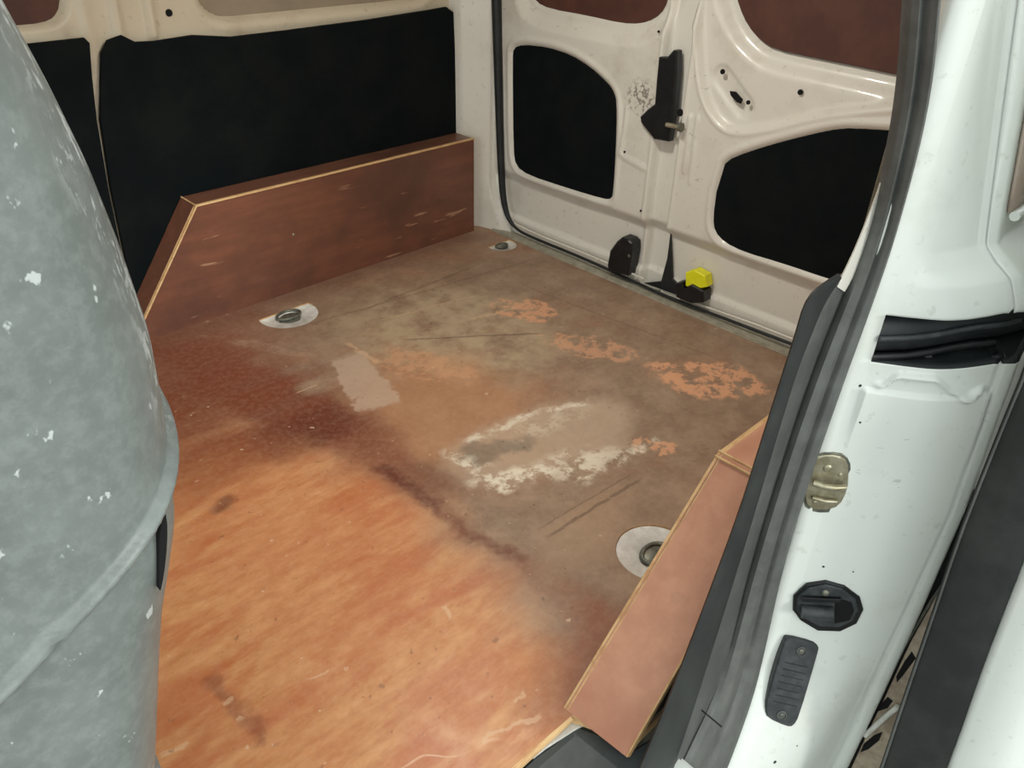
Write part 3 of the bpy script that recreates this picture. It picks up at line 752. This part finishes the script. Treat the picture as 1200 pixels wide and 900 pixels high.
# ---------------------------------------------------------------- plywood ledges over the wheel arches
XT, XB, XE, ZT = .752, .530, 1.648, .300
t = .012
def slab(name, pts, n, th, mat, parent):
    """ply sheet: face + light veneer edges"""
    p = np.array(pts, float); nn = np.array(n, float); nn /= np.linalg.norm(nn); q = p - nn * th; k = len(p)
    V = np.vstack([p, q]); F = [list(range(k)), [k + i for i in range(k)][::-1]] + [(i, k + i, k + (i + 1) % k, (i + 1) % k) for i in range(k)]
    mi = [0, 0] + [1] * k
    o = link(name, V, F, mat, parent, sm=False, mats=[mat, M['edge']], midx=mi)
    bmh = bmesh.new(); bmh.from_mesh(o.data); bmesh.ops.recalc_face_normals(bmh, faces=bmh.faces); bmh.to_mesh(o.data); bmh.free(); return o
far = empty('wheel_arch_box', (1.1, 1.85, 0), 'long reddish brown plywood ledge boxed in along the far side wall', 'plywood box')
slab('side_board', [(XB, BRD, 0), (XE, BRD, 0), (XE, BRD, ZT), (XT + .003, BRD, ZT)], (0, -1, 0), t, M['ply_far'], far)
slab('top_board', [(XT, BRD + t, ZT), (XE, BRD + t, ZT), (XE, 1.914, ZT), (XT, 1.914, ZT)], (0, 0, 1), t, M['ply_top'], far)
nv = np.array([-ZT, 0, XT - XB])
slab('sloped_board', [(XB, BRD + t, 0), (XT, BRD + t, ZT), (XT, 1.914, ZT), (XB, 1.914, 0)], nv, t, M['ply_far'], far)
q = on_y((344, 275), BRD - .0005); lathe('screw', [(.0003, .002), (.0025, .0015), (.004, 0)], q, (0, -1, 0), M['zinc'], far, 10)
tube('edge_strip', [(XB, BRD - .0005, .002), (XT, BRD - .0005, ZT), (XE, BRD - .0005, ZT)], .0028, M['edge'], far, 6)
tube('edge_strip', [(XT, BRD, ZT + .0005), (XT, 1.912, ZT + .0005)], .0022, M['edge'], far, 6)
near = empty('wheel_arch_box', (1.1, .38, 0), 'pinkish brown plywood ledge with pale sawn edges beside the near door pillar', 'plywood box')
xb, xt = .560, .862
yi, yo = .432, .328
slab('side_board', [(xb, yi, 0), (XE, yi, 0), (XE, yi, ZT), (xt, yi, ZT)], (0, 1, 0), .008, M['ply_near'], near)
slab('top_board', [(xt, yi - .008, ZT + .001), (XE, yi - .008, ZT + .001), (XE, yo, ZT + .001), (xt, yo, ZT + .001)], (0, 0, 1), t, M['ply_near'], near)
nv = np.array([-ZT, 0, xt - xb])
slab('sloped_board', [(xb, yi - .008, .0), (xt, yi - .008, ZT), (xt, yo, ZT), (xb + .006, .322, .0)], nv, t, M['ply_near'], near)
prism('riser', [(xb + .014, .334, -.02), (xt, .334, ZT - .013), (.95, .334, ZT - .013), (.95, .334, -.02)], (0, .006, 0), M['trim_dark'], near, .0005)
def strip(pts, r): return tube('edge_strip', pts, r, M['edge'], near, 6)
tube('glue_line', [(xb - .0005, yi - .005, .001), (xt - .0005, yi - .005, ZT + .0005)], .0009, M['ply_near'], near, 6)
strip([(xb + .006, .3225, .001), (xt, yo, ZT)], .0018)
strip([(xt - .006, yi, ZT - .003), (xt - .006, yo, ZT - .003)], .0022)
strip([(xt + .002, yi, ZT + .002), (xt + .002, yo, ZT + .002)], .0018)
tube('trim_8', [(-.9, .4195, -.004), (.48, .4165, -.004), (.556, .414, -.004)], .0045, M['edge'], None, 6); tag(bpy.data.objects['trim_8'], kind='structure')

# ---------------------------------------------------------------- tie-downs in the floor
def tie_down(c, r, side_, label):
    e = empty('tie_down', (c[0], c[1], -.012), label, 'tie-down', 'tie-down rings let into the floor')
    d = np.array(dshape(c, r * .985, side_)); ctr = np.array(c)
    rings = [(1.0, -.003), (.90, -.004), (.86, -.006), (.50, -.007), (.42, -.013), (.30, -.016)]
    V = []; n = len(d)
    for k, z in rings:
        for p in d: V.append((*(ctr + (p - ctr) * k), z))
    F = [(i * n + j, i * n + (j + 1) % n, (i + 1) * n + (j + 1) % n, (i + 1) * n + j) for i in range(len(rings) - 1) for j in range(n)]
    F.append([(len(rings) - 1) * n + j for j in range(n)])
    link('plate', V, F, M['disc'], e)
    bx = lathe('anchor', [(r * .34, -.014), (r * .33, -.007), (r * .22, -.004), (.001, -.0035)], (c[0], c[1] - .006 * side_, 0), (0, 0, 1), M['dull_metal'], e, 18, 1.1, .9)
    bx['label'] = 'dull grey anchor in the middle of the plate'
    rr = r * .36; pts = [(c[0] + rr * math.cos(a) * 1.15, c[1] + rr * .8 * math.sin(a), -.003) for a in np.linspace(0, 2 * math.pi, 21)[:-1]]
    tube('ring', pts, .004, M['dull_metal'], e, 8, closed=True)
tie_down(tie[0][0], tie[0][1], 1, 'half-round white tie-down plate beside the far plywood ledge')
tie_down(tie[1][0], tie[1][1], -1, 'white tie-down disc half hidden behind the near plywood ledge')
tie_down(tie[2][0], tie[2][1], 1, 'small dirty tie-down in the far rear corner of the floor')

# ---------------------------------------------------------------- hardware on the near pillar
PLANE = None
def aim(p, dx=14, dy=18):
    """fit a plane to the pillar face around a point"""
    global PLANE, NN
    q = [face_at((p[0] + a, p[1] + b)) for a, b in ((0, 0), (-dx, 0), (dx, 0), (0, -dy), (0, dy))]
    u = q[2] - q[1]; v = q[4] - q[3]; nn = np.cross(u, v); nn /= np.linalg.norm(nn)
    if nn[0] > 0: nn = -nn
    PLANE = (np.mean(q, 0), nn); NN = nn; return q[0]
nj = np.array([-.72, -.69, 0.]); nj /= np.linalg.norm(nj)
uj = np.array([.69, -.72, 0.]); uj /= np.linalg.norm(uj); vj = np.array([0, 0, 1.])
def hit(p, off=0.):
    """point on the pillar face plane through (.905,.275)-(.98,.165)"""
    a, nn = PLANE; d = ray(*p); k = ((a + nn * off) - EYE) @ nn / (d @ nn); return EYE + d * k, nn
def jprism(name, px, th, mat, parent=None, b=.002, off=None):
    off = th if off is None else off
    pts = [hit(p, off)[0] for p in px]; nn = hit(px[0])[1]
    return prism(name, pts, -nn * (off + .010), mat, parent, b)
aim((969, 566))
st = empty('striker_plate', hit((969, 566))[0], 'worn brass coloured striker plate highest on the white door pillar', 'striker plate')
jprism('plate', chaikin([(946, 553), (952, 537), (972, 533), (990, 537), (995, 548), (994, 575), (984, 594), (966, 599), (946, 595), (942, 580)], 1), .004, M['zinc'], st, .0015)
jprism('backing', chaikin([(944, 551), (950, 534), (972, 530), (992, 534), (998, 547), (997, 577), (986, 597), (966, 602), (944, 598), (940, 581)], 1), .0015, M['dull_metal'], st, .0005)
for p, r in (((970, 549), .0055), ((985, 556), .003), ((955, 588), .003)):
    lathe('screw', [(.0004, .0022), (r * .5, .002), (r, .0012), (r * 1.15, 0)], hit(p, .004)[0], NN, M['zinc'], st, 16)
a0, a1 = hit((953, 566), .010)[0], hit((990, 571), .010)[0]
tube('striker_bar', [a0, (a0 * 2 + a1) / 3 + NN * .004, (a0 + 2 * a1) / 3 + NN * .004, a1], .0045, M['zinc'], st, 10)
a0, a1 = hit((952, 583), .006)[0], hit((980, 588), .006)[0]
tube('striker_bar', [a0, (a0 + a1) / 2 + NN * .003, a1], .003, M['zinc'], st, 8)

aim((970, 712), 28, 18)
lc = empty('door_buffer', hit((970, 712))[0], 'black octagonal door buffer housing between striker plate and ribbed block', 'door buffer')
jprism('housing', [(930, 700), (945, 686), (968, 682), (990, 688), (1008, 702), (1012, 716), (1004, 732), (985, 741), (958, 740), (938, 728), (929, 716)], .005, M['black'], lc, .002)
jprism('rim', [(934, 701), (948, 690), (968, 686), (988, 691), (1003, 704), (1006, 716), (1000, 728), (984, 736), (960, 735), (941, 725), (933, 715)], .008, M['charcoal'], lc, .002)
jprism('pocket', [(978, 700), (998, 706), (1001, 716), (996, 727), (978, 731)], .0085, M['hole'], lc, .0003)
a0, a1 = hit((939, 716), .013)[0], hit((976, 719), .013)[0]
tube('roller', [a0, a1], .0105, M['charcoal'], lc, 16)
jprism('bracket', [(940, 701), (986, 703), (986, 707), (940, 706)], .014, M['black'], lc, .001)
lathe('screw', [(.0004, .003), (.003, .0028), (.005, .0015), (.006, 0)], hit((967, 695), .009)[0], NN, M['dull_metal'], lc, 16)

aim((929, 798), 20, 35)
rb = empty('ribbed_block', hit((929, 798))[0], 'dark grey rectangular block with two screws lowest on the white pillar', 'buffer block')
jprism('body', chaikin([(919, 750), (923, 746), (952, 751), (960, 758), (959, 765), (937, 840), (930, 852), (922, 852), (900, 842), (897, 834), (898, 820)], 1), .007, M['charcoal'], rb, .002, off=.012)
for p in ((939, 763), (916, 838)):
    lathe('screw_boss', [(.0075, 0), (.0078, .0012), (.0066, .0018), (.006, -.0005), (.003, -.0008)], hit(p, .0122)[0], NN, M['trim_mid'], rb, 18)
    lathe('screw', [(.0004, .0018), (.002, .0016), (.0035, .001), (.004, 0)], hit(p, .0125)[0], NN, M['dull_metal'], rb, 14)
for k in range(7):
    y0 = 778 + k * 7.6; x0 = 934 - k * 2.3
    tube('groove', [hit((x0 - 14, y0 - 2), .0122)[0], hit((x0 + 12, y0 + 4), .0122)[0]], .0007, M['trim_dark'], rb, 5)
for p, r in (((908, 893), .003), ((934, 874), .0015), ((965, 664), .0018), ((1000, 670), .0012), ((1008, 452), .002), ((1008, 495), .0015)):
    aim(p, 6, 6)
    lathe('chip', [(.0002, .0006), (r, .0004), (r * 1.1, -.001)], hit(p)[0], NN, M['trim_dark'], wall_right, 9)

# ---------------------------------------------------------------- open sliding door outside the body
sdr = empty('sliding_door', (.95, .05, -.3), 'white sliding door slid open, with a wide black edge seal, at lower right', 'door')
XS = .90
lcur = [on_x(p, XS) for p in [(1222, 360), (1198, 436), (1180, 478), (1145, 566), (1120, 632), (1088, 728), (1060, 810), (1029, 905), (1000, 985)]]
rcur = [on_x(p, XS) for p in [(1262, 480), (1236, 560), (1206, 640), (1178, 712), (1150, 785), (1124, 860), (1108, 903), (1080, 975), (1050, 1050)]]
ribbon('edge_seal', lcur, rcur, .004, M['trim_dark'], sdr, .02, toward=(-1, -.05, 0), prof=[(0, 0), (.06, .003), (.5, .005), (.94, .003), (1, 0)])
tube('seal_lip', chaikin([p + np.array([-.004, -.004, 0]) for p in lcur], 1, False), .0016, M['trim_mid'], sdr, 6)
lc2 = np.array([l + (r_ - l) * 1.0 for l, r_ in zip(lcur, rcur)])
zd = np.linspace(-.5, 1.0, 40); 
zr = np.array(sorted([tuple(p[[2, 1]]) for p in rcur]))
yr = np.interp(zd, zr[:, 0], zr[:, 1]); yr = np.where(zd > zr[-1, 0], yr + (zd - zr[-1, 0]) * .12, yr)
rows = []
for z, y in zip(zd, yr):
    rows.append([(XS + .030, y + .052, z), (XS + .018, y + .004, z), (XS + .002, y - .001, z), (XS - .002, y - .01, z), (XS, y - .05, z), (XS + .012, y - .075, z), (XS + .05, y - .090, z), (XS + .4, y - .098, z), (XS + .85, y - .095, z), (XS + .86, y - .06, z), (XS + .85, y + .02, z), (XS + .4, y + .05, z), (XS + .08, y + .055, z)])
P3 = np.array(rows); P3 = np.concatenate([P3, P3[:, :1]], 1)
o = grid('door_skin', P3, M['white'], sdr); sharp(o, 50)
# perforated taupe mechanism seen through the gap between body and door
br = empty('door_hinge_arm', on_x((1040, 800), 1.02), 'rusty taupe hinge arm with holes in the gap behind the sliding door', 'hinge')
bpx = [(1122, 668), (1124, 672), (1098, 740), (1062, 830), (1030, 912), (992, 912), (1016, 860), (1037, 817), (1066, 754), (1096, 700)]
prism('backing', [on_x(p, 1.03) for p in [(1150, 560), (1170, 570), (1110, 740), (1045, 915), (975, 915), (1020, 810), (1080, 690)]], (.01, 0, 0), M['black'], br, .001)  # black strip added to stand for the shaded gap around the arm
prism('arm_plate', [on_x(p, 1.012) for p in bpx], (.01, 0, 0), M['taupe'], br, .001)
for h in ([(1068, 764), (1073, 772), (1058, 792), (1051, 800), (1050, 793), (1060, 775)], [(1040, 817), (1046, 822), (1040, 830), (1028, 834), (1030, 828)], [(1034, 858), (1030, 868), (1018, 878), (1008, 882), (1012, 872), (1024, 862)]):
    o = prism('slot', [on_x(p, 1.0105) for p in h], (.003, 0, 0), M['hole'], br, .0003)
tube('link_rod', [on_x((1014, 862), 1.004), on_x((1032, 845), 1.002), on_x((1052, 828), 1.004)], .0045, M['disc'], br, 8)
tube('flange', [on_x(p, 1.008) for p in [(1116, 668), (1090, 706), (1062, 754), (1030, 818), (1010, 860), (986, 908)]], .002, M['dull_metal'], br, 6)

# ---------------------------------------------------------------- grey seat back in the left foreground
sil = [on_y(p, .45) for p in [(-40, -60), (0, 25), (30, 75), (60, 130), (110, 230), (150, 330), (185, 430), (200, 510), (207, 560), (209, 620), (200, 690), (190, 750), (186, 820), (183, 900), (180, 980)]]
sil = np.array(sorted([tuple(p[[2, 0]]) for p in sil]))
zt = np.linspace(.001, 1.12, 410); xe = np.interp(zt, sil[:, 0], sil[:, 1])
ker = np.ones(9) / 9; xe = np.convolve(np.pad(xe, 4, mode='edge'), ker, 'valid')
xe = xe + .030 + .012 * smooth(.66, .58, zt)
xe = np.where(zt > sil[-1, 0], sil[-1, 1] + .030 - (zt - sil[-1, 0]) * .25, xe)
ns = 260; th = np.r_[np.linspace(-math.pi * .62, math.pi * .04, 190), np.linspace(math.pi * .04, math.pi * 1.38, 72)[1:-1]]
a_, b_ = .13, .25
rows = []
for z, x_ in zip(zt, xe):
    topk = math.sqrt(max(0.02, 1 - smooth(1.0, 1.13, z) ** 2)) if z > 1.0 else 1.
    ex_ = 2 / 3.4
    cx = x_ - a_ ; cy = .43 + b_
    c_, s_ = np.cos(th), np.sin(th)
    px_ = cx + a_ * topk * np.sign(c_) * np.abs(c_) ** ex_; py_ = cy + b_ * topk * np.sign(s_) * np.abs(s_) ** ex_
    rows.append(np.stack([px_, py_, np.full(len(th), z)], -1))
P4 = np.array(rows)
# outward normals in plan for the raised rib
T = np.gradient(P4, axis=1); Nn = np.stack([T[..., 1], -T[..., 0], 0 * T[..., 0]], -1); Nn /= np.linalg.norm(Nn, axis=-1)[..., None] + 1e-9
# measure rib in view coordinates of the side: project every vertex to find its distance to the rib line (in metres on the y=.45 plane)
fr_ = (P4[..., 1] < .56)
X4 = P4[..., 0]; Z4 = P4[..., 2]
r0, r1 = on_y((-30, 808), .45)[[0, 2]], on_y((200, 572), .45)[[0, 2]]
e = r1 - r0; el = np.linalg.norm(e); e /= el; nrm2 = np.array([-e[1], e[0]])
al = (X4 - r0[0]) * e[0] + (Z4 - r0[1]) * e[1]; ac = (X4 - r0[0]) * nrm2[0] + (Z4 - r0[1]) * nrm2[1]
rib = .007 * np.exp(-(ac / .0042) ** 4) - .006 * smooth(-.004, -.010, ac) * 1.0
P4 += Nn * (rib * fr_)[..., None]
seat = empty('seat', (0., .68, .1), 'scuffed grey moulded plastic seat back shell filling the left foreground', 'seat')
V4 = np.concatenate([P4, P4[:, :1]], 1)
sh = grid('back_shell', V4, M['shell'], seat)
cap = [tuple(P4[-1].mean(0))]
bm = bmesh.new(); bm.from_mesh(sh.data); bm.verts.ensure_lookup_table()
nn_ = V4.shape[1]; base = (V4.shape[0] - 1) * nn_
bm.faces.new([bm.verts[base + j] for j in range(nn_ - 1)])
bmesh.ops.recalc_face_normals(bm, faces=bm.faces); bm.to_mesh(sh.data); bm.free()
# dark crescent slot at the edge of the shell
sp4 = [on_y(p, .4445) for p in chaikin([(194, 598), (197, 620), (195, 655), (190, 688), (187, 694), (186, 660), (187, 620)], 1)]
o = prism('slot', sp4, (.0, .01, 0), M['hole'], seat, .0003); o['label'] = 'narrow dark crescent slot'
